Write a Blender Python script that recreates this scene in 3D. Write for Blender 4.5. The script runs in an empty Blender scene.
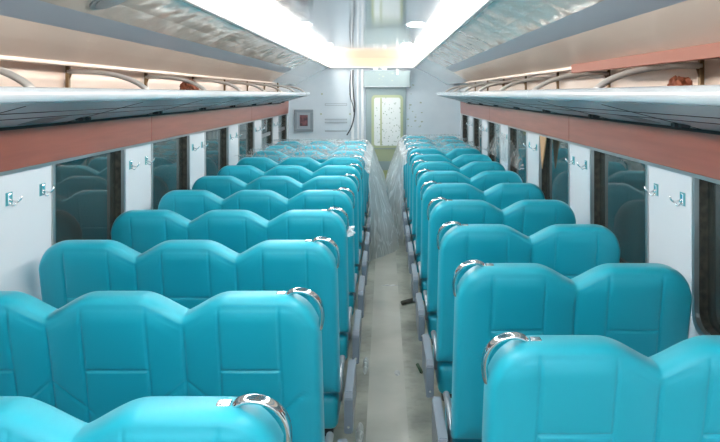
import bpy, bmesh, math, random
from mathutils import Vector, Matrix, noise
random.seed(7)
sc = bpy.context.scene
COL = sc.collection
H = 1.85            # eye height
XL, XR = -1.65, 1.31   # inner faces of the side walls
YB = 12.1           # end wall
Y0 = -5.5           # rear end behind the viewer, left open to add frontal sky fill

# ------------------------------------------------------------------ materials
def srgb(r, g, b):
    f = lambda c: ((c/255)/12.92 if c/255 <= .04045 else (((c/255)+.055)/1.055)**2.4)
    return (f(r), f(g), f(b), 1)

def mat(name, col, rough=.5, metal=0, spec=.5, coat=0, bump=None, var=None, emit=None, ior=1.5):
    m = bpy.data.materials.new(name); m.use_nodes = True
    nt = m.node_tree; b = nt.nodes['Principled BSDF']
    b.inputs['Base Color'].default_value = col
    b.inputs['Roughness'].default_value = rough
    b.inputs['Metallic'].default_value = metal
    b.inputs['Specular IOR Level'].default_value = spec
    b.inputs['IOR'].default_value = ior
    b.inputs['Coat Weight'].default_value = coat
    b.inputs['Coat Roughness'].default_value = .06
    if emit:
        b.inputs['Emission Color'].default_value = emit[0]
        b.inputs['Emission Strength'].default_value = emit[1]
    tc = nt.nodes.new('ShaderNodeTexCoord')
    if var:   # (scale, second colour, low, high)
        n = nt.nodes.new('ShaderNodeTexNoise'); n.inputs['Scale'].default_value = var[0]
        n.inputs['Detail'].default_value = 6
        mp = nt.nodes.new('ShaderNodeMapping')
        if len(var) > 4: mp.inputs['Scale'].default_value = var[4]
        nt.links.new(tc.outputs['Object'], mp.inputs[0]); nt.links.new(mp.outputs[0], n.inputs['Vector'])
        r = nt.nodes.new('ShaderNodeValToRGB')
        r.color_ramp.elements[0].position = var[2]; r.color_ramp.elements[0].color = col
        r.color_ramp.elements[1].position = var[3]; r.color_ramp.elements[1].color = var[1]
        nt.links.new(n.outputs['Fac'], r.inputs[0]); nt.links.new(r.outputs[0], b.inputs['Base Color'])
    if bump:  # (scale, strength, distance)
        n = nt.nodes.new('ShaderNodeTexNoise'); n.inputs['Scale'].default_value = bump[0]
        n.inputs['Detail'].default_value = 3
        nt.links.new(tc.outputs['Object'], n.inputs['Vector'])
        bp = nt.nodes.new('ShaderNodeBump'); bp.inputs['Strength'].default_value = bump[1]
        bp.inputs['Distance'].default_value = bump[2]
        nt.links.new(n.outputs['Fac'], bp.inputs['Height'])
        nt.links.new(bp.outputs[0], b.inputs['Normal'])
        if coat: nt.links.new(bp.outputs[0], b.inputs['Coat Normal'])
    return m

M = {}
M['vinyl'] = mat('teal_vinyl', srgb(5, 178, 202), .5, bump=(260, .10, .002), spec=.5, coat=.4)
M['vinyl'].node_tree.nodes['Principled BSDF'].inputs['Sheen Weight'].default_value = .12
M['vinyl'].node_tree.nodes['Principled BSDF'].inputs['Sheen Roughness'].default_value = .5
M['vinyl'].node_tree.nodes['Principled BSDF'].inputs['Coat Roughness'].default_value = .36
M['chrome'] = mat('chrome', srgb(225, 228, 230), .08, 1)
M['grey_plastic'] = mat('grey_plastic', srgb(128, 138, 150), .35)
M['silver'] = mat('silver_paint', srgb(170, 178, 186), .3, .4)
M['dark_metal'] = mat('dark_metal', srgb(52, 56, 60), .5, .3)
M['black'] = mat('black_rubber', srgb(20, 22, 24), .6)
M['wall'] = mat('white_laminate', srgb(226, 233, 240), .22, coat=.3)
M['endwall'] = mat('end_wall_panel', srgb(214, 226, 234), .3, var=(2.5, srgb(200, 215, 225), .35, .75))
M['wood'] = mat('red_brown_laminate', srgb(156, 88, 70), .32, coat=.1, var=(3, srgb(138, 76, 60), .3, .7, (1, .6, 9)))
M['beige'] = mat('beige_laminate', srgb(246, 230, 216), .25, coat=.3, var=(1.2, srgb(236, 216, 202), .3, .7))
M['stripe'] = mat('grey_stripe', srgb(158, 170, 182), .3)
M['gloss_beige'] = mat('polished_panel', srgb(226, 216, 206), .09, .22, bump=(1.8, .5, .05))
M['white_panel'] = mat('white_gloss_panel', srgb(214, 224, 230), .2, coat=.4)
M['mirror_ceiling'] = mat('polished_ceiling', srgb(196, 206, 214), .09, .8, bump=(1.5, .06, .02))
M['trim'] = mat('pale_trim', srgb(214, 216, 216), .3)
M['cream'] = mat('cream_cove', srgb(214, 184, 158), .5)
M['orange_film'] = mat('orange_edge_film', srgb(160, 104, 88), .6)
M['lip'] = mat('white_gloss_rail', srgb(222, 230, 236), .15, .2, coat=.5)
M['under'] = mat('grey_rack_panel', srgb(176, 198, 204), .3, .12)
M['under2'] = mat('rack_sticker', srgb(60, 110, 116), .3)
M['brass'] = mat('brass_post', srgb(120, 98, 70), .35, .6)
M['arm'] = mat('pale_bracket', srgb(196, 194, 190), .3, .2)
M['alu'] = mat('aluminium', srgb(170, 174, 176), .3, .8)
M['jamb'] = mat('dark_window_seal', srgb(74, 70, 60), .55, var=(30, srgb(24, 24, 22), .35, .7))
M['film_sticker'] = mat('teal_sticker', srgb(70, 160, 172), .4)
M['door'] = mat('grey_door_skin', srgb(150, 168, 170), .35, .1, var=(6, srgb(146, 166, 170), .35, .7))
M['lime'] = mat('lime_gasket', srgb(180, 192, 156), .5)
M['yellow'] = mat('yellow_patch', srgb(170, 180, 130), .5)
M['cable'] = mat('dark_cable', srgb(70, 76, 84), .5)
M['pipe'] = mat('white_conduit', srgb(232, 238, 242), .3)
M['frame_grey'] = mat('grey_frame', srgb(140, 152, 160), .4)
M['frame_red'] = mat('dark_red_insert', srgb(134, 88, 92), .4, var=(18, srgb(80, 62, 70), .4, .6))
M['brown'] = mat('brown_crumple', srgb(160, 92, 62), .7, var=(14, srgb(110, 58, 40), .35, .65))
M['debris'] = mat('dark_offcut', srgb(60, 62, 56), .7)
M['green_debris'] = mat('dark_green_offcut', srgb(62, 84, 60), .7)
M['dirt'] = mat('grime', srgb(172, 184, 172), .7)
M['olive'] = mat('grime_olive', srgb(170, 180, 148), .7)
M['cardboard'] = mat('tan_board', srgb(196, 160, 120), .7)
M['depot'] = mat('depot_wall', srgb(70, 84, 84), .8, var=(1.5, srgb(46, 58, 60), .4, .6))
M['depot_pale'] = mat('depot_pale', srgb(190, 200, 176), .8, var=(6, srgb(150, 165, 140), .4, .6))
M['depot_sheet'] = mat('depot_sheets', srgb(150, 160, 140), .8, var=(5, srgb(90, 110, 104), .4, .6))
M['steel'] = mat('depot_steel', srgb(120, 124, 112), .6)
M['led'] = mat('cove_diffuser', srgb(255, 246, 236), .5, emit=((1, .92, .85, 1), 8.5))
M['lamp'] = mat('downlight_glow', srgb(255, 255, 255), .5, emit=((1, .98, .95, 1), 18))
M['small_lamp'] = mat('small_lamp_glow', srgb(255, 255, 255), .5, emit=((1, .98, .95, 1), 2))
M['grille'] = mat('speaker_grille', srgb(150, 156, 160), .4, .3)

def floor_mat():
    m = mat('floor_vinyl', srgb(170, 172, 160), .42)  # ramp below is kept dark: shade beside the seats put into the colour
    nt = m.node_tree; b = nt.nodes['Principled BSDF']
    tc = nt.nodes.new('ShaderNodeTexCoord')
    n = nt.nodes.new('ShaderNodeTexNoise'); n.inputs['Scale'].default_value = 2.2; n.inputs['Detail'].default_value = 7
    n2 = nt.nodes.new('ShaderNodeTexNoise'); n2.inputs['Scale'].default_value = 14; n2.inputs['Detail'].default_value = 8
    r = nt.nodes.new('ShaderNodeValToRGB')
    r.color_ramp.elements[0].position = .36; r.color_ramp.elements[0].color = srgb(128, 132, 122)
    r.color_ramp.elements[1].position = .62; r.color_ramp.elements[1].color = srgb(168, 170, 158)
    r2 = nt.nodes.new('ShaderNodeValToRGB')
    r2.color_ramp.elements[0].position = .3; r2.color_ramp.elements[0].color = (.66, .66, .64, 1)
    r2.color_ramp.elements[1].position = .5; r2.color_ramp.elements[1].color = (1, 1, 1, 1)
    mx = nt.nodes.new('ShaderNodeMix'); mx.data_type = 'RGBA'; mx.blend_type = 'MULTIPLY'; mx.inputs[0].default_value = .6
    nt.links.new(tc.outputs['Object'], n.inputs['Vector']); nt.links.new(tc.outputs['Object'], n2.inputs['Vector'])
    nt.links.new(n.outputs['Fac'], r.inputs[0]); nt.links.new(n2.outputs['Fac'], r2.inputs[0])
    nt.links.new(r.outputs[0], mx.inputs[6]); nt.links.new(r2.outputs[0], mx.inputs[7])
    nt.links.new(mx.outputs[2], b.inputs['Base Color'])
    return m
M['floor'] = floor_mat()
M['floor_lit'] = mat('floor_lit_aisle', srgb(176, 176, 166), .4, var=(2.0, srgb(158, 159, 149), .4, .65), coat=.05)  # same floor, paler: the less shaded aisle middle put into the colour

def glass_mat():
    m = bpy.data.materials.new('tinted_glass'); m.use_nodes = True
    nt = m.node_tree; nt.nodes.clear()
    o = nt.nodes.new('ShaderNodeOutputMaterial'); t = nt.nodes.new('ShaderNodeBsdfTransparent')
    g = nt.nodes.new('ShaderNodeBsdfGlossy'); f = nt.nodes.new('ShaderNodeFresnel'); x = nt.nodes.new('ShaderNodeMixShader')
    t.inputs[0].default_value = (.44, .50, .48, 1); g.inputs['Roughness'].default_value = .02
    g.inputs[0].default_value = (.85, .92, .92, 1); f.inputs[0].default_value = 1.6
    nt.links.new(f.outputs[0], x.inputs[0]); nt.links.new(t.outputs[0], x.inputs[1]); nt.links.new(g.outputs[0], x.inputs[2])
    df = nt.nodes.new('ShaderNodeBsdfDiffuse'); df.inputs[0].default_value = (.5, .56, .54, 1)
    y = nt.nodes.new('ShaderNodeMixShader'); y.inputs[0].default_value = .05
    nt.links.new(x.outputs[0], y.inputs[1]); nt.links.new(df.outputs[0], y.inputs[2]); nt.links.new(y.outputs[0], o.inputs[0]); return m
M['glass'] = glass_mat()

def film_mat(name='clear_plastic_film', lo=.05, hi=.24, ridge=.25):
    m = bpy.data.materials.new(name); m.use_nodes = True
    nt = m.node_tree; nt.nodes.clear(); N = nt.nodes.new; L = nt.links.new
    o = N('ShaderNodeOutputMaterial'); t = N('ShaderNodeBsdfTransparent'); p = N('ShaderNodeBsdfPrincipled')
    x = N('ShaderNodeMixShader'); lw = N('ShaderNodeLayerWeight'); mr = N('ShaderNodeMapRange')
    tc = N('ShaderNodeTexCoord'); n = N('ShaderNodeTexNoise'); n.inputs['Scale'].default_value = 3.2; n.inputs['Detail'].default_value = 2.5
    n.inputs['Distortion'].default_value = 1.5
    bp = N('ShaderNodeBump'); bp.inputs['Strength'].default_value = .9; bp.inputs['Distance'].default_value = .05
    t.inputs[0].default_value = (.96, .98, .98, 1)
    p.inputs['Base Color'].default_value = srgb(242, 248, 250); p.inputs['Roughness'].default_value = .16
    mp = N('ShaderNodeMapping'); mp.inputs['Scale'].default_value = (1.6, 1.6, .45); L(tc.outputs['Object'], mp.inputs[0])
    L(mp.outputs[0], n.inputs['Vector']); L(n.outputs['Fac'], bp.inputs['Height'])
    L(bp.outputs[0], p.inputs['Normal']); L(bp.outputs[0], lw.inputs['Normal']); lw.inputs[0].default_value = .35
    mr.inputs['From Min'].default_value = 0; mr.inputs['From Max'].default_value = 1
    mr.inputs['To Min'].default_value = lo; mr.inputs['To Max'].default_value = hi
    L(lw.outputs['Facing'], mr.inputs[0])
    n2 = N('ShaderNodeTexNoise'); n2.inputs['Scale'].default_value = 2.6; n2.inputs['Detail'].default_value = 2; n2.inputs['Distortion'].default_value = 1.5
    L(mp.outputs[0], n2.inputs['Vector'])
    ab = N('ShaderNodeMath'); ab.operation = 'SUBTRACT'; ab.inputs[1].default_value = .5; L(n2.outputs['Fac'], ab.inputs[0])
    a2 = N('ShaderNodeMath'); a2.operation = 'ABSOLUTE'; L(ab.outputs[0], a2.inputs[0])
    m2 = N('ShaderNodeMapRange'); m2.inputs['From Min'].default_value = 0; m2.inputs['From Max'].default_value = .035
    m2.inputs['To Min'].default_value = ridge; m2.inputs['To Max'].default_value = 0; L(a2.outputs[0], m2.inputs[0])  # opaque streaks along wrinkles, standing in for fold highlights
    ad = N('ShaderNodeMath'); ad.operation = 'ADD'; ad.use_clamp = True; L(mr.outputs[0], ad.inputs[0]); L(m2.outputs[0], ad.inputs[1])
    L(ad.outputs[0], x.inputs[0])
    tr = N('ShaderNodeBsdfTranslucent'); tr.inputs[0].default_value = (.95, .97, .98, 1); x2 = N('ShaderNodeMixShader'); x2.inputs[0].default_value = .4
    L(p.outputs[0], x2.inputs[1]); L(tr.outputs[0], x2.inputs[2])
    L(t.outputs[0], x.inputs[1]); L(x2.outputs[0], x.inputs[2]); L(x.outputs[0], o.inputs[0]); return m
M['film'] = film_mat()
M['film_fold'] = film_mat('folded_plastic_film', .38, .68, .30)

def poster_mat():
    m = mat('papered_pane', srgb(226, 234, 232), .4)
    nt = m.node_tree; b = nt.nodes['Principled BSDF']; N = nt.nodes.new; L = nt.links.new
    tc = N('ShaderNodeTexCoord'); v = N('ShaderNodeTexVoronoi'); v.inputs['Scale'].default_value = 22
    r = N('ShaderNodeValToRGB'); r.color_ramp.elements[0].position = .12; r.color_ramp.elements[0].color = srgb(150, 170, 160)
    r.color_ramp.elements[1].position = .3; r.color_ramp.elements[1].color = srgb(228, 236, 236)
    L(tc.outputs['Object'], v.inputs['Vector']); L(v.outputs['Distance'], r.inputs[0]); L(r.outputs[0], b.inputs['Base Color'])
    return m
M['paper'] = poster_mat()

# ------------------------------------------------------------------ helpers
def link(name, bm, m, parent=None, smooth=False):
    me = bpy.data.meshes.new(name); bm.normal_update(); bm.to_mesh(me); bm.free()
    o = bpy.data.objects.new(name, me); COL.objects.link(o)
    me.materials.append(M[m])
    if smooth:
        for p in me.polygons: p.use_smooth = True
    if parent: o.parent = parent
    return o
def empty(name, loc=(0, 0, 0)):
    o = bpy.data.objects.new(name, None); COL.objects.link(o); o.location = loc; o.empty_display_size = .1; return o
def tag(o, label=None, cat=None, group=None, kind=None):
    if label: o['label'] = label
    if cat: o['category'] = cat
    if group: o['group'] = group
    if kind: o['kind'] = kind
    return o
def box(bm, x0, x1, y0, y1, z0, z1, bev=0, seg=2):
    r = bmesh.ops.create_cube(bm, size=1); vs = r['verts']
    for v in vs:
        v.co = Vector(((x0+x1)/2 + v.co.x*(x1-x0), (y0+y1)/2 + v.co.y*(y1-y0), (z0+z1)/2 + v.co.z*(z1-z0)))
    if bev:
        es = list({e for v in vs for e in v.link_edges})
        bmesh.ops.bevel(bm, geom=es, offset=bev, segments=seg, profile=.5, affect='EDGES')
def B(*a, **k):
    bm = bmesh.new(); box(bm, *a, **k); return bm
def tube(bm, pts, r, n=10, sx=1.0, up=Vector((0, 1, 0)), cap=True):
    """round / flattened tube along points; sx scales the section along 'up'"""
    rings = []
    for i, p in enumerate(pts):
        p = Vector(p)
        a = Vector(pts[max(i-1, 0)]); b = Vector(pts[min(i+1, len(pts)-1)])
        t = (b-a).normalized(); u = (up - t*up.dot(t))
        if u.length < 1e-4: u = Vector((1, 0, 0)) - t*t.x
        u.normalize(); w = t.cross(u)
        rr = r[i] if isinstance(r, (list, tuple)) else r
        rings.append([bm.verts.new(p + u*math.cos(2*math.pi*k/n)*rr*sx + w*math.sin(2*math.pi*k/n)*rr) for k in range(n)])
    for a, b in zip(rings, rings[1:]):
        for k in range(n): bm.faces.new((a[k], a[(k+1) % n], b[(k+1) % n], b[k]))
    if cap:
        bm.faces.new(rings[0][::-1]); bm.faces.new(rings[-1])
def extrude_profile(bm, prof, y0, y1, closed=True):
    """prof: list of (x,z); extruded along y"""
    a = [bm.verts.new((x, y0, z)) for x, z in prof]; b = [bm.verts.new((x, y1, z)) for x, z in prof]
    n = len(prof)
    for i in range(n if closed else n-1):
        j = (i+1) % n; bm.faces.new((a[i], a[j], b[j], b[i]))
    if closed: bm.faces.new(a[::-1]); bm.faces.new(b)
    bmesh.ops.recalc_face_normals(bm, faces=bm.faces[:])
def disc(bm, c, r, h, n=32, nrm=Vector((0, 0, 1)), r2=None):
    q = nrm.to_track_quat('Z', 'Y').to_matrix().to_4x4()
    bmesh.ops.create_cone(bm, cap_ends=True, segments=n, radius1=r, radius2=r if r2 is None else r2, depth=h,
                          matrix=Matrix.Translation(Vector(c)) @ q)
def copy_tree(o, parent=None):
    c = o.copy(); COL.objects.link(c)
    if parent: c.parent = parent
    for ch in list(o.children): copy_tree(ch, c)
    return c

# ------------------------------------------------------------------ seats
CREST, ZB = 1.17, .405
TILT = math.tan(math.radians(13))
def make_bench(name, n, W, aisle):
    """origin on the floor under the crest of the backrest; aisle=+1 when the aisle is on the +x side"""
    root = empty(name)
    w = W/n; R = .135; RV = .155
    bounds = [-W/2 + i*w for i in range(n+1)]
    def top(x):
        i = min(n-1, max(0, int((x+W/2)/w))); xc = bounds[i] + w/2
        u = (x-xc)/(w/2); inner = (u < 0 and i > 0) or (u > 0 and i < n-1)
        d = 0
        if inner:
            s = max(0, (abs(u)-.34)/.66)
            d = .066*((3*s*s-2*s*s*s)*.55 + .45*s**2.2)
        e = abs(x)-(W/2-R)
        if e > 0:
            d = max(d, RV*(1-math.sqrt(max(0, 1-(e/R)**2.2))))
        d += .003*u*u
        return CREST-d
    # sample positions
    xs = []; k = 0
    e = .11
    for j in range(16): xs.append(-W/2 + e*(1-math.cos(math.pi/2*j/16)))
    m = int((W-2*e)/.0045)
    for j in range(m+1): xs.append(-W/2+e + (W-2*e)*j/m)
    for j in range(15, -1, -1): xs.append(W/2 - e*(1-math.cos(math.pi/2*j/16)))
    vs = []
    NT, NM, NBt = 14, 150, 6
    for j in range(NBt): vs.append(.06*(1-math.cos(math.pi/2*j/NBt)))
    for j in range(NM+1): vs.append(.06 + (1-.12-.06)*j/NM)
    for j in range(NT-1, -1, -1): vs.append(1 - .12*(1-math.cos(math.pi/2*j/NT)))
    def g(dist, s=.0045): return math.exp(-(dist/s)**2)
    def thick(x, z, rear):
        t = top(x); sl = (top(x+.003)-top(x-.003))/.006 if abs(x) < W/2-.004 else 9
        dt = (t-z)/math.sqrt(1+sl*sl); dx = W/2-abs(x); db = z-ZB
        d = max(0, min(dt, dx, db)); r = .042
        q = 1-min(d/r, 1); T = .066*(1-q**2.7)**(1/2.7)
        T += .018*min(1, max(0, (z-.6)/.5))*(1 if d > .03 else d/.03)*0
        i = min(n-1, max(0, int((x+W/2)/w))); xc = bounds[i]+w/2; u = (x-xc)/(w/2)
        inn = min(1, max(0, (d-.012)/.07)); inn = inn*inn*(3-2*inn)
        T += inn*.012*(1-u**4)
        out = (u < 0 and i == 0) or (u > 0 and i == n-1); fl = (.41 if out else .47) + .03*min(1, max(0, (.95-z)/.4))
        # headrest pillow
        if abs(u) < fl:
            c = 1-(abs(u)/fl)**4
            if z > .91: T += inn*.005*c*math.sin(math.pi*min(1, (z-.91)/.24))**.7
            else: T += inn*.003*c
        if rear and d > .02:
            k = inn
            G = .007*g(abs(abs(u)-fl)*w/2, .0035)
            if abs(u) < fl: G = max(G, .008*g(z-.91, .004))
            for b in bounds:
                ax = abs(x-b)
                if -W/2 < b-.01 and b+.01 < W/2: G = max(G, .008*g(x-b, .0045))
                if ax < .145: G = max(G, .007*g((z-(.87-ax*.86))*.76, .0035)*min(1, (.15-ax)/.03))
            T -= G*k
            T -= .0025*g(d-.034, .003)
        return T
    bm = bmesh.new()
    sheets = []
    for rear in (1, 0):
        rows = []
        for x in xs:
            t = top(x); colv = []
            for v in vs:
                z = ZB+(t-ZB)*v
                T = thick(x, z, rear)
                sc_ = 1+.006*(CREST-z)/.7
                colv.append(bm.verts.new((x*sc_, (-T if rear else T)+TILT*(CREST-z), z)))
            rows.append(colv)
        for a, b in zip(rows, rows[1:]):
            for j in range(len(vs)-1):
                f = (a[j], b[j], b[j+1], a[j+1]); bm.faces.new(f if rear else f[::-1])
    bmesh.ops.remove_doubles(bm, verts=bm.verts[:], dist=.00015)
    link('backrest', bm, 'vinyl', root, True)
    # cushion
    bm = B(-W/2+.005, W/2-.005, .13, .60, .225, .39, bev=.035, seg=4)
    link('seat_cushion', bm, 'vinyl', root, True)
    bm = bmesh.new(); box(bm, -W/2+.03, W/2-.03, .17, .55, .18, .23, bev=.005)
    link('seat_frame', bm, 'dark_metal', root)
    for s in (-1, 1):
        bm = bmesh.new(); box(bm, s*(W/2-.24)-.03, s*(W/2-.24)+.03, .22, .48, .01, .19, bev=.008)
        box(bm, s*(W/2-.24)-.05, s*(W/2-.24)+.05, .18, .52, 0, .012)
        link('leg', bm, 'dark_metal', root)
    # aisle end panel
    a = aisle; xe = a*W/2
    off = .030 if a > 0 else .024; x0, x1 = sorted((xe+a*off, xe+a*(off+.040)))
    bm = bmesh.new()
    prof = [(.05, .25), (.05, .415), (.075, .44), (.45, .452), (.47, .43), (.47, .25)]
    A = [bm.verts.new((x0, y, z)) for y, z in prof]; C = [bm.verts.new((x1, y, z)) for y, z in prof]
    for i in range(len(prof)):
        j = (i+1) % len(prof); bm.faces.new((A[i], A[j], C[j], C[i]))
    bm.faces.new(A[::-1]); bm.faces.new(C); bmesh.ops.recalc_face_normals(bm, faces=bm.faces[:])
    bmesh.ops.bevel(bm, geom=bm.edges[:], offset=.005, segments=2, affect='EDGES')
    p = link('armrest_panel', bm, 'grey_plastic', root)
    bm = bmesh.new(); disc(bm, ((x0+x1)/2, .0485, .285), .006, .004, 12, Vector((0, 1, 0)))
    link('screw', bm, 'chrome', p)
    # inner lifting armrest
    x0, x1 = sorted((xe-a*.020, xe+a*.009))
    bm = bmesh.new()
    pts = [((x0+x1)/2, .235, .33), ((x0+x1)/2, .235, .385), ((x0+x1)/2, .25, .42), ((x0+x1)/2, .29, .44), ((x0+x1)/2, .5, .44)]
    tube(bm, pts, .016, 10, 1.0, Vector((1, 0, 0)))
    link('armrest', bm, 'silver', root, True)
    # grab handle at the aisle corner
    bm = bmesh.new(); pts = []; xo = xe; xe = xe + a*(.016 if a < 0 else .017)
    P0 = Vector((xe-a*.125, .0, CREST-.006)); P3 = Vector((xo-a*.004, .026, CREST-.128))
    P1 = Vector((xe-a*.105, -.01, CREST+.030)); P2 = Vector((xe+a*.022, .0, CREST+.010))
    for i in range(19):
        t = i/18
        pts.append(P0*(1-t)**3 + P1*3*t*(1-t)**2 + P2*3*t*t*(1-t) + P3*t**3)
    tube(bm, pts, .0095, 12, 1.9, Vector((0, 1, 0)))
    hd = link('grab_handle', bm, 'chrome', root, True)
    bm = bmesh.new(); box(bm, xe-a*.150-.016, xe-a*.150+.016, -.016, .012, CREST-.006, CREST+.002, bev=.003)
    link('handle_mount', bm, 'chrome', hd)
    return root

proto_L = make_bench('triple_seat', 3, 1.378, +1)
proto_R = make_bench('double_seat', 2, .94, -1)
def zrow(a, k): return 476/ (1/(a + k*.00178)) if False else 476*(a+k*.00178)
ordn = ['nearest', 'second', 'third', 'fourth', 'fifth', 'sixth', 'seventh', 'eighth', 'ninth', 'tenth', 'eleventh', 'twelfth']
def row_label(kind, side, k, n, covered, extra):
    if k == 0: return 'teal %s train seat %s of the aisle, nearest row, cut off by the photo' % (kind, side)
    if k == n-1: return 'teal %s train seat %s of the aisle, last row by the end wall' % (kind, side)
    if covered: return 'film-covered teal %s train seat %s of the aisle, %s row' % (kind, side, ordn[k])
    return 'teal %s train seat %s of the aisle, %s row from the camera' % (kind, side, ordn[k]) + extra
for k in range(11):
    o = proto_L if k == 0 else copy_tree(proto_L)
    o.location = (-.9085, 476*(.00329+.00178*k)-.025, 0)
    tag(o, row_label('three-place', 'left', k, 11, k >= 7, ''), 'train seat', 'three-place teal seats left of the aisle')
for k in range(12):
    o = proto_R if k == 0 else copy_tree(proto_R)
    o.location = (.754, 476*(.00408+.00177*k), 0)
    tag(o, row_label('two-place', 'right', k, 12, k >= 8, ''), 'train seat', 'two-place teal seats right of the aisle')

# ------------------------------------------------------------------ carriage shell
def S(name, bm, m, smooth=False, parent=None):
    o = link(name, bm, m, parent, smooth)
    if not parent: tag(o, kind='structure')
    return o
S('floor', B(XL-.1, XR+.1, Y0, YB+.1, -.06, 0), 'floor')
bm = bmesh.new(); box(bm, -.10, .13, Y0, 11.9, .0003, .003); S('trim_1', bm, 'floor_lit')  # lit middle of the aisle, laid as a paler strip

WZ0, WZ1 = .86, H-.335+.12      # window opening heights (tops are behind the wood band)
WIN = [(3.48+1.475*n, 4.43+1.475*n) for n in range(-6, 6)]
def side_wall(name, x0, x1):
    bm = bmesh.new()
    box(bm, x0, x1, Y0, YB, 0, WZ0)
    box(bm, x0, x1, Y0, YB, WZ1, 2.55)
    ys = [Y0]+[v for w_ in WIN for v in w_ if True]+[YB]
    for i in range(0, len(ys), 2):
        if ys[i+1] > ys[i]: box(bm, x0, x1, ys[i], ys[i+1], WZ0, WZ1)
    return S(name, bm, 'wall')
side_wall('wall_left', XL-.07, XL); side_wall('wall_right', XR, XR+.07)
S('wall_end', B(XL-.07, XR+.07, YB, YB+.08, 0, 2.6), 'endwall')

# windows
def rrect(y0, y1, z0, z1, r, n=6):
    out = []
    for cy, cz, a0 in ((y1-r, z1-r, 0), (y0+r, z1-r, 90), (y0+r, z0+r, 180), (y1-r, z0+r, 270)):
        for i in range(n+1):
            a = math.radians(a0+90*i/n); out.append((cy+r*math.cos(a), cz+r*math.sin(a)))
    return out
def ring_mesh(o_, i_, xa, xb):
    bm = bmesh.new(); n = len(o_)
    vs = [[bm.verts.new((x, y, z)) for y, z in lp] for x in (xa, xb) for lp in (o_, i_)]
    A, Bv, C, D = vs
    for i in range(n):
        j = (i+1) % n
        bm.faces.new((A[i], A[j], Bv[j], Bv[i])); bm.faces.new((C[i], D[i], D[j], C[j]))
        bm.faces.new((A[i], C[i], C[j], A[j])); bm.faces.new((Bv[i], Bv[j], D[j], D[i]))
    bmesh.ops.recalc_face_normals(bm, faces=bm.faces[:]); return bm
wn = 0
for side, X in ((-1, XL), (1, XR)):
    for (a, b) in WIN:
        if b < 1.9: 
            pass
        wn += 1
        root = empty('window_%d' % wn, (X, (a+b)/2, WZ0)); tag(root, kind='structure')
        def P(name, bm, m):
            bmesh.ops.translate(bm, verts=bm.verts[:], vec=(-X, -(a+b)/2, -WZ0)); return link(name, bm, m, root)
        outer = rrect(a-.012, b+.012, WZ0-.012, WZ1, .09); mid = rrect(a+.014, b-.014, WZ0+.014, WZ1-.01, .075)
        P('frame', ring_mesh(outer, mid, X-side*.008, X+side*.012), 'alu')
        inner = rrect(a+.018, b-.018, WZ0+.018, WZ1-.012, .07); rim = rrect(a, b, WZ0, WZ1, .004)
        P('seal', ring_mesh(rim, inner, X+side*.012, X+side*.065), 'jamb')
        bm = bmesh.new(); box(bm, *sorted((X+side*.046, X+side*.052)), a+.005, b-.005, WZ0+.005, WZ1-.005)
        P('pane', bm, 'glass')
        if side == -1 and a > 9:   # slatted top light of the last left window
            bm = bmesh.new(); box(bm, *sorted((X+side*.03, X+side*.045)), a+.02, b-.02, WZ0+.38, WZ0+.43); P('sash_bar', bm, 'alu')
# vertical joint strips on pillars
tn = 2
for side, X in ((-1, XL), (1, XR)):
    # wood laminate band
    bm = bmesh.new(); xs_ = sorted((X, X-side*.02)); yy = [Y0, 1.2, 4.9, 8.6, 11.9]
    for a, b in zip(yy, yy[1:]): box(bm, xs_[0], xs_[1], a, b-.004, H-.335, H-.12, bev=.003)
    S('trim_%d' % tn, bm, 'wood'); tn += 1
    bm = bmesh.new(); box(bm, *sorted((X, X-side*.014)), Y0, 11.9, H-.352, H-.336); S('trim_%d' % tn, bm, 'alu'); tn += 1

# ceiling
CX = -.222; CEN = .61; LIPZ = .45
PR = [(1.29, .15), (1.19, .212), (1.10, .270), (.995, .328), (.90, .378), (.80, .42), (.735, .448)]
def cprof(side, i0, i1, th=.012):
    pts = [(CX+side*a, H+z) for a, z in PR[i0:i1+1]]
    up = [(x+side*th*.5, z+th) for x, z in pts]
    return pts+up[::-1]
for side in (-1, 1):
    YP = 9.3 if side < 0 else 8.9
    for (i0, i1, m) in ((0, 2, 'beige'), (2, 3, 'stripe'), (3, 6, 'gloss_beige')):
        bm = bmesh.new(); extrude_profile(bm, cprof(side, i0, i1), Y0, YP)
        S('trim_%d' % tn, bm, m, False); tn += 1
    bm = bmesh.new(); extrude_profile(bm, cprof(side, 0, 6), YP+.004, YB); S('trim_%d' % tn, bm, 'white_panel'); tn += 1
    # rolled edge under the panel
    bm = bmesh.new()
    box(bm, *sorted((CX+side*1.285, CX+side*1.31)), Y0, YP+.3, H+.132, H+.152, bev=.006)
    S('trim_%d' % tn, bm, 'beige'); tn += 1
    bm = bmesh.new(); box(bm, *sorted((CX+side*1.30, XL if side < 0 else XR)), Y0, YB, H+.17, H+.19); S('trim_%d' % tn, bm, 'beige'); tn += 1
    # back of the luggage bay
    bm = bmesh.new(); X = XL if side < 0 else XR
    box(bm, *sorted((X, X-side*.012)), Y0, 10.9, H-.10, H+.17); S('trim_%d' % tn, bm, 'beige'); tn += 1
    # edge trim of the cove
    bm = bmesh.new(); box(bm, *sorted((CX+side*.715, CX+side*.74)), Y0, 11.92, H+LIPZ-.012, H+LIPZ+.014, bev=.004); S('trim_%d' % tn, bm, 'trim'); tn += 1
bm = bmesh.new(); box(bm, XR-.03, XR-.018+.02, Y0, 4.6, H+.10, H+.13); bm.free()
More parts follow.
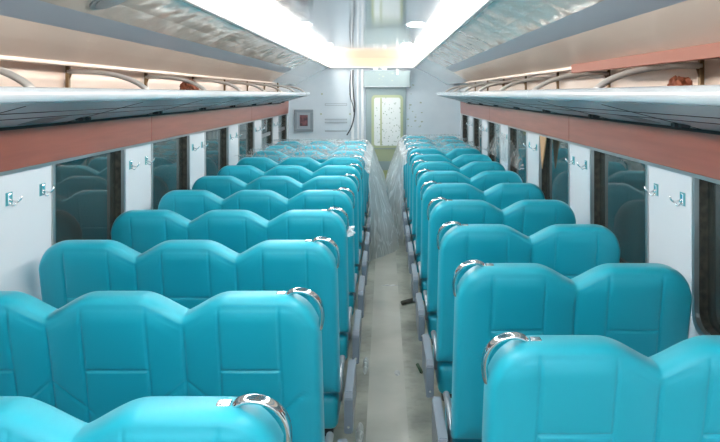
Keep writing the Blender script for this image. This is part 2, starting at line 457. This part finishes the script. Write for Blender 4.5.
# orange protective strip under the near right panel
bm = bmesh.new(); box(bm, CX+1.262, CX+1.284, 1.0, 3.9, H+.112, H+.160, bev=.003); S('trim_%d' % tn, bm, 'orange_film'); tn += 1
S('ceiling', B(CX-.74, CX+.74, Y0, 11.95, H+CEN, H+CEN+.03), 'mirror_ceiling')
bm = bmesh.new(); box(bm, CX-.74, CX+.74, 11.93, 11.95, H+LIPZ, H+CEN); S('trim_%d' % tn, bm, 'cream'); tn += 1
bm = bmesh.new(); box(bm, XL, XR, 11.95, YB, H+LIPZ-.004, H+LIPZ+.02)
box(bm, CX-.74, CX+.74, 11.915, 11.95, H+LIPZ-.012, H+LIPZ+.004); S('trim_%d' % tn, bm, 'trim'); tn += 1
S('trim_%d' % tn, B(XL-.07, XR+.07, Y0, YB+.05, H+.70, H+.72), 'white_panel'); tn += 1

# cove lights
for side, nm in ((-1, 'left'), (1, 'right')):
    bm = bmesh.new(); box(bm, *sorted((CX+side*.722, CX+side*.735)), Y0, 11.90, H+LIPZ+.012, H+CEN-.002)
    o = link('cove_light', bm, 'led')
    tag(o, 'long glowing warm white light strip along the %s side of the ceiling recess' % nm, 'ceiling light', 'light strips of the ceiling recess')
# downlights
for i, y in enumerate((6.2, 8.75)):
    for side, nm in ((-1, 'left'), (1, 'right')):
        x = CX+side*.50
        r = empty('downlight', (x, y, H+CEN))
        bm = bmesh.new(); disc(bm, (0, 0, -.004), .085, .010, 32, r2=.085); link('bezel', bm, 'trim', r)
        bm = bmesh.new(); disc(bm, (0, 0, -.009), .068, .006, 32); link('lens', bm, 'lamp', r)
        tag(r, 'small round white downlight in the glossy ceiling, %s one of the %s pair' % (nm, ('nearer', 'farther')[i]), 'downlight', 'round downlights in the ceiling')
for k, (x, y) in enumerate(((CX-.05, 11.99), (CX+.10, 11.99))):
    r = empty('spotlight', (x+.12, 11.99, H+LIPZ-.006))
    bm = bmesh.new(); disc(bm, (0, 0, -.01), .05, .02, 20); link('bezel', bm, 'trim', r)
    bm = bmesh.new(); disc(bm, (0, 0, -.022), .04, .006, 20); link('lens', bm, 'small_lamp', r)
    tag(r, 'tiny bright lamp over the end door, the %s of the two' % ('left', 'right')[k], 'lamp', 'small lamps over the end door')
# oval speaker on the left slope
nv = Vector((.5, 0, -1)).normalized() 
r = empty('ceiling_speaker', (CX-.872, 2.83, H+.388)); 
bm = bmesh.new(); disc(bm, (0, 0, 0), .10, .012, 40, nv); link('bezel', bm, 'grille', r)
bm = bmesh.new(); disc(bm, nv*.006, .08, .008, 40, nv); link('grille', bm, 'alu', r)
tag(r, 'round grey speaker plate on the sloping ceiling panel, top left', 'speaker')

# ------------------------------------------------------------------ luggage racks
def rack(side, lipx, zoff, posts, nm):
    X = XL if side < 0 else XR
    root = empty('luggage_rack', (X, 0, H-.15)); YE = 10.9
    def P(name, bm, m, sm=False, par=None):
        bmesh.ops.translate(bm, verts=bm.verts[:], vec=(-X, 0, -(H-.15))); return link(name, bm, m, par or root, sm)
    tag(root, 'long overhead luggage rack with white rail above the %s windows' % nm, 'luggage rack', 'overhead luggage racks')
    # lip rail, rounded front
    cz = H-.004; pr = []
    for i in range(13):
        a = math.radians(-100+200*i/12); pr.append((lipx - side*(-0.0) - side*.018*math.cos(a)*1.0, cz+.026*math.sin(a)))
    pr += [(lipx+side*.05, cz+.024), (lipx+side*.05, cz-.012)]
    bm = bmesh.new(); yy = [Y0, 1.3, 3.95, 6.6, 9.25, YE]
    for a, b in zip(yy, yy[1:]): extrude_profile(bm, pr, a, b-.005)
    P('rail', bm, 'lip')
    # underside panels: three boards stepping down to the wall
    xa = lipx+side*.012; za = H-.032; xb = X-side*.022; zb = H-.146
    def pt(t): return (xa+(xb-xa)*t, za+(zb-za)*t)
    segs = [Y0]+[p for p in posts]+[YE]
    ts = [0, .36, .60, 1.0]
    for (t0, t1) in zip(ts, ts[1:]):
        bm = bmesh.new()
        for a, b in zip(segs, segs[1:]):
            p0, p1 = pt(t0+.012), pt(t1-.006)
            extrude_profile(bm, [p0, p1, (p1[0], p1[1]+.012), (p0[0], p0[1]+.012)], a+.003, b-.003)
        P('underside_board', bm, 'under')
    bm = bmesh.new()      # dark carrier above the joints
    p0, p1 = pt(0), pt(1)
    extrude_profile(bm, [(p0[0], p0[1]+.013), (p1[0], p1[1]+.013), (p1[0], p1[1]+.026), (p0[0], p0[1]+.026)], Y0, YE)
    P('carrier', bm, 'black')
    bm = bmesh.new(); box(bm, *sorted((X-side*.02, X-side*.034)), Y0, YE, H-.158, H-.145); P('seal_strip', bm, 'black')
    for t in (.37, .61):
        q = pt(t); bm = bmesh.new(); extrude_profile(bm, [(q[0]-.002, q[1]-.0012), (q[0]+.002, q[1]-.0012), (q[0]+.002, q[1]+.002), (q[0]-.002, q[1]+.002)], Y0, YE); P('joint_line', bm, 'dark_metal')
    for y in segs[1:-1]:
        a, b = pt(.1), pt(.99); bm = bmesh.new(); extrude_profile(bm, [(a[0], a[1]-.002), (b[0], b[1]-.002), (b[0], b[1]+.002), (a[0], a[1]+.002)], y-.003, y+.003); P('joint_line', bm, 'dark_metal')
    # end cheek
    bm = bmesh.new(); 
    extrude_profile(bm, [(lipx, H-.03), (X, H-.155), (X, H-.10), (lipx, H+.02)], YE, YE+.012); P('end_cheek', bm, 'lip')
    for y in posts:
        # latch clips under the joint
        bm = bmesh.new(); q = pt(.80)
        box(bm, q[0]-.02, q[0]+.02, y-.05, y-.02, q[1]-.014, q[1]+.002, bev=.003)
        P('latch', bm, 'dark_metal')
        bm = bmesh.new(); box(bm, q[0]-.02, q[0]+.02, y+.02, y+.05, q[1]-.014, q[1]+.002, bev=.003)
        P('latch', bm, 'dark_metal')
        bm = bmesh.new(); xp = X-side*.03
        box(bm, xp-.009, xp+.009, y-.012, y+.012, H-.10, H+.168, bev=.002); P('post', bm, 'brass')
        # curved arm from post to rail
        pts = []
        A0 = Vector((xp, y, H+.112)); A1 = Vector((xp-side*.2, y, H+.118)); A2 = Vector((lipx+side*.10, y, H+.085)); A3 = Vector((lipx+side*.03, y, H+.012))
        for i in range(15):
            t = i/14; pts.append(A0*(1-t)**3+A1*3*t*(1-t)**2+A2*3*t*t*(1-t)+A3*t**3)
        bm = bmesh.new(); tube(bm, pts, .013, 10, 1.2, Vector((0, 1, 0))); P('bracket_arm', bm, 'arm', True)
        bm = bmesh.new()
        extrude_profile(bm, [(xp, H+.105), (xp-side*.022, H+.108), (xp-side*.008, H+.065)], y-.004, y+.004); P('gusset', bm, 'brass')
    return P, pt
pL = [2.41+1.172*k for k in range(0, 8)]
pR = [1.66, 2.83]+[2.83+1.172*k for k in range(1, 7)]
P, pt = rack(-1, -1.18, 0, pL, 'left')
def sticker(P, pt, y0, y1, t0, t1):
    a, b = pt(t0), pt(t1)
    bm = bmesh.new(); extrude_profile(bm, [(a[0], a[1]-.0006), (b[0], b[1]-.0006), (b[0], b[1]-.0016), (a[0], a[1]-.0016)], y0, y1); P('sticker', bm, 'under2')
sticker(P, pt, 3.02, 3.28, .66, .90)
P, pt = rack(1, .82, 0, pR, 'right')
sticker(P, pt, 3.1, 3.36, .62, .86)

# crumpled brown lumps on the racks
def crumple(name, loc, s, m, seed, label, cat, rough=.35):
    bm = bmesh.new(); bmesh.ops.create_icosphere(bm, subdivisions=4, radius=1)
    for v in bm.verts:
        p = v.co.copy(); d = 1 + rough*noise.noise(p*1.8+Vector((seed, 0, 0))) + rough*.7*noise.noise(p*4.5+Vector((0, seed, 0)))
        v.co = Vector((p.x*s[0]*d, p.y*s[1]*d, max(p.z*s[2]*d, -s[2]*.6)))
    zmin = min(v.co.z for v in bm.verts)
    for v in bm.verts: v.co.z -= zmin
    o = link(name, bm, m); o.location = loc
    return tag(o, label, cat)
def rack_z(side, x):
    lipx = -1.18 if side < 0 else .82; X = XL if side < 0 else XR
    t = ((x)-(lipx+side*.012))/((X-side*.022)-(lipx+side*.012)); return H-.032+t*(-.114)+.027
crumple('crumpled_lump', (-1.36, 4.85, rack_z(-1, -1.36)), (.07, .09, .085), 'brown', 3, 'crumpled reddish brown object lying in the left luggage rack', 'crumpled paper')
crumple('crumpled_lump', (1.10, 2.60, rack_z(1, 1.10)+.0), (.05, .06, .085), 'brown', 9, 'crumpled reddish brown object lying in the right luggage rack', 'crumpled paper')

# ------------------------------------------------------------------ coat hooks
def make_hook(side):
    r = empty('coat_hook')
    s = -side    # direction into the room
    bm = bmesh.new(); box(bm, *sorted((0, s*.002)), -.035, .035, -.032, .036); link('backing_film', bm, 'film_sticker', r)
    bm = bmesh.new(); box(bm, *sorted((s*.002, s*.008)), -.014, .014, -.03, .03, bev=.003); link('base_plate', bm, 'chrome', r)
    bm = bmesh.new(); tube(bm, [(s*.006, 0, .0), (s*.03, 0, -.012), (s*.055, 0, -.012), (s*.072, 0, .002), (s*.076, 0, .018)], .006, 8); link('hook_arm', bm, 'chrome', r, True)
    bm = bmesh.new(); tube(bm, [(s*.006, 0, -.016), (s*.022, 0, -.034), (s*.036, 0, -.032), (s*.042, 0, -.02)], .005, 8); link('lower_hook', bm, 'chrome', r, True)
    r.scale = (.72, .8, .85)
    return r
for side, X, nm in ((-1, XL, 'left'), (1, XR, 'right')):
    pr = make_hook(side); first = True
    for n in range(0, 6):
        for j, dy in enumerate((.12, .42)):
            y = 2.955+1.475*n+dy
            if n == 5 and j == 1 : pass
            o = pr if first else copy_tree(pr); first = False
            o.location = (X, y, H-.465)
            pil = ['nearest', 'second', 'third', 'fourth', 'fifth', 'sixth'][n]
            tag(o, '%s chrome coat hook on the %s white pillar, %s wall' % (('nearer', 'farther')[j], pil, nm), 'coat hook', 'coat hooks on the window pillars')

# ------------------------------------------------------------------ end wall
d = empty('door_1', (0.0, YB, 0)); tag(d, kind='structure')
def px(x, y, Z=YB): return ((x-384.5)*Z/700, H-(y-93.5)*Z/700)
def D(name, bm, m, par=None, sm=False):
    bmesh.ops.translate(bm, verts=bm.verts[:], vec=(0, -YB, 0)); return link(name, bm, m, par or d, sm)
x0, z1 = px(366, 87); x1, _ = px(406, 87)
D('leaf', B(x0, x1, YB-.035, YB-.002, .02, z1, bev=.006), 'door')
x0h, zt = px(364, 71); x1h, _ = px(410, 71)
hdr = D('header_box', B(x0h, x1h, YB-.14, YB-.002, z1+.01, zt, bev=.008), 'door')
D('header_ledge', B(x0h-.01, x1h+.01, YB-.15, YB-.002, z1-.004, z1+.012, bev=.003), 'alu', hdr)
wx0, wz1 = px(371.5, 95); wx1, wz0 = px(403, 148)
def rr_slab(x0, x1, z0, z1, r, ya, yb):
    lp = rrect(x0, x1, z0, z1, r); bm = bmesh.new()
    a = [bm.verts.new((p, ya, q)) for p, q in lp]; b = [bm.verts.new((p, yb, q)) for p, q in lp]
    for i in range(len(lp)):
        j = (i+1) % len(lp); bm.faces.new((a[i], a[j], b[j], b[i]))
    bm.faces.new(a); bm.faces.new(b[::-1]); bmesh.ops.recalc_face_normals(bm, faces=bm.faces[:]); return bm
gk = D('window_gasket', rr_slab(wx0, wx1, wz0, wz1, .07, YB-.055, YB-.034), 'lime')
pn = D('papered_pane', rr_slab(wx0+.045, wx1-.045, wz0+.045, wz1-.045, .04, YB-.060, YB-.054), 'paper', gk)
D('tape_strip', B(wx0+.15, wx0+.18, YB-.062, YB-.0595, wz0+.05, wz1-.05), 'lime', pn)
xa, za = px(366, 149); xb, zb_ = px(405, 161)
D('lower_band', B(xa+.02, xb-.02, YB-.037, YB-.0345, zb_, za), 'olive')
xa, za = px(380, 170); xb, zb_ = px(393, 183)
D('patch', rr_slab(xa, xb, zb_, za, .08, YB-.038, YB-.034), 'yellow')
D('handle', B(x1-.10, x1-.07, YB-.075, YB-.034, .92, 1.08, bev=.006), 'chrome')
# conduits, cables
for k, (xx, w_) in enumerate(((352.5, .05), (358, .035), (362.5, .045))):
    cx, _ = px(xx, 0)
    bm = bmesh.new(); box(bm, cx-w_/2, cx+w_/2, YB-.045, YB, .02, H+LIPZ-.03, bev=.008)
    o = link('conduit', bm, 'pipe'); tag(o, 'slim white vertical conduit left of the end door, %s of three' % ('leftmost', 'middle one', 'rightmost')[k], 'conduit', 'white conduits beside the end door')
def cable(pts, r, m, label):
    P_ = [Vector((px(a, b)[0], YB-yy, px(a, b)[1])) for a, b, yy in pts]; out = []
    for i in range(len(P_)-1):
        p0 = P_[max(i-1, 0)]; p1 = P_[i]; p2 = P_[i+1]; p3 = P_[min(i+2, len(P_)-1)]
        for j in range(6):
            t = j/6; out.append(.5*((2*p1)+(p2-p0)*t+(2*p0-5*p1+4*p2-p3)*t*t+(3*p1-p0-3*p2+p3)*t**3))
    out.append(P_[-1])
    bm = bmesh.new(); tube(bm, out, r, 8); o = link('hanging_cable', bm, m, None, True); tag(o, label, 'cable', 'cables hanging on the end wall')
cable([(353, 70, .06), (353, 84, .06), (354, 98, .07), (355, 106, .07), (354, 118, .06), (351, 128, .05), (347, 135, .04)], .011, 'cable', 'dark cable curving down the end wall, its loose end swinging left')
cable([(351, 71, .03), (350, 84, .03), (350.5, 97, .04), (353, 105, .05), (354, 112, .05)], .008, 'cable', 'thin grey cable bowing left of the dark cable on the end wall')
# framed box
fx0, fz1 = px(294.5, 109.5); fx1, fz0 = px(313.5, 131.5)
r = empty('alarm_box', ((fx0+fx1)/2, YB, (fz0+fz1)/2)); cx, cz = (fx0+fx1)/2, (fz0+fz1)/2
w2, h2 = (fx1-fx0)/2, (fz1-fz0)/2
bm = bmesh.new()
for (a, b, c, e) in ((-w2, w2, h2-.05, h2), (-w2, w2, -h2, -h2+.05), (-w2, -w2+.05, -h2+.05, h2-.05), (w2-.05, w2, -h2+.05, h2-.05)): box(bm, a, b, -.05, 0, c, e, bev=.006)
link('frame', bm, 'frame_grey', r)
link('back_board', B(-w2+.04, w2-.04, -.03, 0, -h2+.04, h2-.04), 'silver', r)
link('insert', B(-w2*.42, w2*.42, -.045, -.028, -h2*.5, h2*.5, bev=.004), 'frame_red', r)
tag(r, 'square grey framed box with dark red centre on the end wall', 'wall box')
# label slots
for k, (ya, hh) in enumerate(((104.5, .035), (119.5, .02), (122.5, .02), (131, .018))):
    a, z = px(325, ya); b, _ = px(347, ya)
    bm = ring_mesh([(p, q) for p, q in ((a, z-hh/2), (b, z-hh/2), (b, z+hh/2), (a, z+hh/2))], [(p, q) for p, q in ((a+.006, z-hh/2+.005), (b-.006, z-hh/2+.005), (b-.006, z+hh/2-.005), (a+.006, z+hh/2-.005))], 0, .008)
    for v in bm.verts: v.co = Vector((v.co.y, YB-.008+v.co.x, v.co.z))
    o = link('label_holder', bm, 'frame_grey'); tag(o, 'thin empty label holder on the end wall, %s of four' % ('top one', 'second from the top', 'third from the top', 'bottom one')[k], 'label holder', 'label holders on the end wall')
# small bolts / stubs
for k, (a, b) in enumerate(((322, 94), (350, 94), (321, 114), (350, 114))):
    x, z = px(a, b); bm = bmesh.new(); disc(bm, (x, YB-.006, z), .014, .012, 12, Vector((0, 1, 0)))
    o = link('rivet', bm, 'olive'); tag(o, 'small yellowish rivet on the end wall, %s of the four' % ('upper left', 'upper right', 'lower left', 'lower right')[k], 'rivet', 'rivets on the end wall')
# grime patches right of the door, thin splats
bm = bmesh.new()
for i in range(26):
    a = random.uniform(408, 422) if i > 6 else random.uniform(368, 404); b = random.uniform(84, 128) if i > 6 else random.uniform(73, 83)
    x, z = px(a, b); rr = random.uniform(.008, .026)
    yb = YB if a > 407 else YB-.14
    vs_ = [bm.verts.new((x+rr*random.uniform(.6, 1.2)*math.cos(t*math.pi/4), yb-.003, z+rr*random.uniform(.4, .8)*math.sin(t*math.pi/4))) for t in range(8)]
    f = bm.faces.new(vs_)
    if f.calc_center_median() is not None: pass
r_ = bmesh.ops.extrude_face_region(bm, geom=bm.faces[:])
for v in [g for g in r_['geom'] if isinstance(g, bmesh.types.BMVert)]: v.co.y += .003
o = link('grime_spot', bm, 'dirt'); tag(o, 'greenish grime spots on the end wall around the door head', 'grime', kind='stuff')
# pegs/clip hanging over the door
x, z = px(397, 70); bm = bmesh.new(); box(bm, x-.02, x+.02, YB-.17, YB-.145, z-.09, z+.02, bev=.006)
o = link('hanging_clip', bm, 'pipe'); tag(o, 'small white clip hanging over the right side of the end door', 'clip')

# ------------------------------------------------------------------ plastic film
def nz(x, y, s, k): return noise.noise(Vector((x*s, y*s, k)))
def sheet(name, xw, xa, xf, rows, y0, y1, seed, label):
    """xw wall-side edge, xa aisle edge of the seats, xf foot of the drape in the aisle"""
    sg = 1 if xa > xw else -1
    NU, NV1, NV2 = 150, 56, 60
    bm = bmesh.new(); grid = []
    for i in range(NU+1):
        y = y0+(y1-y0)*i/NU
        # sag between rows
        near = min(abs(y-r) for r in rows)
        s = min(1, max(0, (near-.07)/.36))
        sag = .26*s*s*(3-2*s)
        col = []
        for j in range(NV1+NV2+1):
            if j <= NV1:
                t = j/NV1; x = xw+(xa-xw)*t
                z = CREST+.014-sag*(.6+.6*nz(x*2, y, 1.2, seed)) 
                cell = ((x-xw)/(abs(xa-xw)/max(1, round(abs(xa-xw)/.47)))*sg) % 1
                z += .016*abs(nz(x, y, 7, seed+2))+.008*nz(x, y, 22, seed+3)
                e = abs(x-xa)
                if e < .10: z -= .085*(1-e/.10)**2
                yy = y
            else:
                t = (j-NV1)/NV2
                q = min(1, max(0, (y-y0-.15)/.8)); q = q*q*(3-2*q)
                xe_ = xa+sg*.03+(xf-xa-sg*.03)*q
                x = xa+sg*.02+(xe_-xa-sg*.02)*(t**1.05)
                z = (CREST-.07-sag*.5)*(1-t)**1.0+.006
                x += (.035*nz(y*1.0, t*.8, 3.2, seed+5)+.018*nz(y, t, 9, seed+7))*min(1, t*3)
                if t > .85: z += .05*abs(nz(x, y, 9, seed))*(t-.85)/.15
                if i > 0: pass
                yy = y+.10*nz(t*1.4, seed, 2, 1)*min(1, t*2)*(1-i/NU)
                if sg > 0: x = max(x, xa+.012)
                else: x = min(x, xa-.012)
            col.append(bm.verts.new((x, yy, max(z, .006))))
        grid.append(col)
    for a, b in zip(grid, grid[1:]):
        for j in range(len(a)-1):
            f = bm.faces.new((a[j], b[j], b[j+1], a[j+1])); f.material_index = 1 if j >= NV1-2 else 0
    o = link(name, bm, 'film', None, True); o.data.materials.append(M['film_fold'])
    tag(o, label, 'plastic film', 'clear plastic films over the rear seats'); return o
rowsL = [476*(.00329+.00178*k) for k in range(11)]; rowsR = [476*(.00408+.00177*k) for k in range(12)]
sheet('plastic_film', -1.60, -.185, .19, rowsL, rowsL[7]-.08, rowsL[10]+.15, 3.1, 'clear plastic film draped over the last seats left of the aisle and onto the floor')
sheet('plastic_film', 1.215, .25, -.15, rowsR, rowsR[8]-.10, rowsR[11]+.15, 8.4, 'clear plastic film draped over the last seats right of the aisle and onto the floor')
# heap of film on the aisle floor
def heap(name, cx, cy, rx, ry, h, seed, label, n=60):
    bm = bmesh.new(); g_ = []
    for i in range(n+1):
        row = []
        for j in range(n+1):
            u = -1+2*i/n; v = -1+2*j/n; q = math.sqrt(u*u*(1-v*v/2)+v*v*(1-u*u/2)); x = u*math.sqrt(1-v*v/2)*rx; y = v*math.sqrt(1-u*u/2)*ry
            e = max(0, 1-q*q)
            z = .005+h*e*(.45+.9*abs(nz(x, y, 6, seed))+.5*abs(nz(x, y, 14, seed+1)))+.01*abs(nz(x, y, 20, seed))
            row.append(bm.verts.new((cx+x*(1+.2*nz(x, y, 5, seed+3)), cy+y*(1+.25*nz(x, y, 4, seed+4)), z)))
        g_.append(row)
    for a, b in zip(g_, g_[1:]):
        for j in range(n): bm.faces.new((a[j], b[j], b[j+1], a[j+1]))
    o = link(name, bm, 'film_fold', None, True); return tag(o, label, 'plastic film')
heap('film_heap', .0, 9.2, .165, .62, .34, 5, 'heap of crumpled clear film on the aisle floor between the draped sheets')
heap('film_heap', -.12, 8.55, .05, .26, .16, 8, 'crumpled end of clear film on the floor beside the left seats, before the heap', 40)
heap('film_scrap', -.135, 3.80, .022, .13, .035, 11, 'scrap of clear film on the floor beside the third seat left of the aisle', 24)
heap('film_scrap', -.128, 4.75, .02, .16, .03, 15, 'thin scrap of clear film on the floor beside the fourth seat left of the aisle', 24)
heap('film_scrap', .055, 6.72, .08, .02, .012, 19, 'thin film scrap lying across the aisle floor beyond the dark offcut', 24)
heap('film_scrap', .085, 4.62, .02, .05, .012, 23, 'tiny wisp of clear film on the aisle floor near the green offcut', 24)
# film hanging at the right windows
bm = bmesh.new(); g_ = []
for i in range(41):
    row = []
    for j in range(41):
        u = i/40; v = j/40
        y = 6.3+2.5*u; z = 1.16+(.30*math.sin(math.pi*min(1, u*1.1))**.8*.9)*v
        x = 1.215+.045*v+.012*nz(u*6, v*3, 1.3, 4)
        row.append(bm.verts.new((min(x, XR-.012), y, z)))
    g_.append(row)
for a, b in zip(g_, g_[1:]):
    for j in range(40): bm.faces.new((a[j], b[j], b[j+1], a[j+1]))
o = link('plastic_film', bm, 'film', None, True); tag(o, 'clear plastic film tucked up against the right windows behind the seats', 'plastic film')

# debris on the aisle floor
def offcut(pts, r, m, label, name='offcut'):
    bm = bmesh.new(); tube(bm, pts, r, 8, 1.3); o = link(name, bm, m, None, True); return tag(o, label, 'debris')
def fl(x, y): Z = 700*H/(y-93.5); return ((x-384.5)*Z/700, Z)
a = fl(402, 305); b = fl(416, 301.5)
offcut([(a[0], a[1], .02), ((a[0]+b[0])/2, (a[1]+b[1])/2, .022), (b[0], b[1], .02)], .017, 'debris', 'dark grey strip offcut lying in the aisle by the right seats', 'strip_offcut')
a = fl(370, 254); b = fl(378, 253)
offcut([(a[0], a[1], .022), (b[0], b[1], .022)], .018, 'debris', 'small dark offcut in the aisle near the left seats, before the film heap', 'strip_offcut')
a = fl(417.5, 366); b = fl(421.5, 374)
offcut([(a[0], a[1], .011), ((a[0]+b[0])/2, (a[1]+b[1])/2, .012), (b[0], b[1], .011)], .009, 'green_debris', 'little dark green offcut on the floor against the right seats', 'strip_offcut')
crumple('white_tape', (-.218, 4.155-.0, 1.005), (.03, .022, .035), 'pipe', 17, 'scrap of white tape stuck to the corner of the fourth left seat', 'tape', .8)
# tan board in the right window
bm = bmesh.new(); V = [(XR-.012, 5.62, H-.345), (XR-.012, 5.86, H-.345), (XR-.012, 5.78, H-.62)]
a = [bm.verts.new(v) for v in V]; b = [bm.verts.new((x+.008, y, z)) for x, y, z in V]
for i in range(3): bm.faces.new((a[i], a[(i+1) % 3], b[(i+1) % 3], b[i]))
bm.faces.new(a[::-1]); bm.faces.new(b); bmesh.ops.recalc_face_normals(bm, faces=bm.faces[:])
o = link('tan_offcut', bm, 'cardboard'); tag(o, 'tan wedge of board tucked under the wood band beside a right window', 'board')

# ------------------------------------------------------------------ depot outside
S('wall_depot_left', B(-5.2, -5.1, -5, 26, -1.2, 5), 'depot')
S('wall_depot_right', B(4.9, 5.0, -5, 26, -1.2, 5), 'depot')
S('ground', B(-8, 8, -7, 28, -1.3, -1.2), 'depot')
S('wall_depot_end', B(-5.2, 5, 26, 26.1, -1.2, 5), 'depot')
S('trim_90', B(-2.45, -2.40, 12.2, 15.4, -1.2, 2.9), 'depot_pale')
r = empty('storage_rack', (2.9, 8.2, -1.2)); tag(r, 'dim steel storage shelves with stacked sheets seen through a right window', 'shelf')
bm = bmesh.new()
for yy in (-1.6, 0, 1.6):
    for xx in (-.3, .3): box(bm, xx-.03, xx+.03, yy-.03, yy+.03, 0, 3.2)
link('upright', bm, 'steel', r)
for k in range(9):
    link('shelf_board', B(-.32, .32, -1.63, 1.63, .5+.3*k, .53+.3*k), 'depot_pale', r)

for k in range(8):
    for j in range(3):
        yy = -1.55+1.05*j; hh = .15+.08*((k*5+j*3) % 3)
        link('stacked_sheet', B(-.30, -.26, yy, yy+.9, .54+.3*k, .54+.3*k+min(hh, .25)), 'depot_sheet', r)
# ------------------------------------------------------------------ light, world, camera
w = bpy.data.worlds.new('world'); sc.world = w; w.use_nodes = True
bg = w.node_tree.nodes['Background']; bg.inputs[0].default_value = (.75, .9, 1, 1); bg.inputs[1].default_value = 2.6  # bright sky, added as frontal fill through the open rear end
def area(name, loc, rot, sx, sy, e, col=(1, 1, 1)):
    l = bpy.data.lights.new(name, 'AREA'); l.shape = 'RECTANGLE'; l.size = sx; l.size_y = sy; l.energy = e; l.color = col
    o = bpy.data.objects.new(name, l); COL.objects.link(o); o.location = loc; o.rotation_euler = rot; return o
for i, y in enumerate((-1.4, 1.1, 3.65, 6.2, 8.75, 11.2)):
    for s in (-1, 1):
        l = bpy.data.lights.new('downlight_beam', 'SPOT'); l.energy = 2; l.spot_size = math.radians(150); l.spot_blend = 1; l.shadow_soft_size = .07; l.color = (.93, .97, 1)
        o = bpy.data.objects.new('downlight_beam', l); COL.objects.link(o); o.location = (CX+s*.5, y, H+CEN-.03)

cam = bpy.data.cameras.new('camera'); co = bpy.data.objects.new('camera', cam); COL.objects.link(co)
co.location = (0, 0, H); co.rotation_euler = (math.pi/2, 0, 0)
cam.sensor_fit = 'HORIZONTAL'; cam.sensor_width = 36; cam.lens = 35
cam.shift_x = -24.5/720; cam.shift_y = -127.5/720; cam.clip_start = .05
sc.camera = co
sc.view_settings.view_transform = 'Standard'; sc.view_settings.look = 'None'; sc.view_settings.gamma = 1
sc.view_settings.use_curve_mapping = False
sc.view_settings.exposure = 1.42
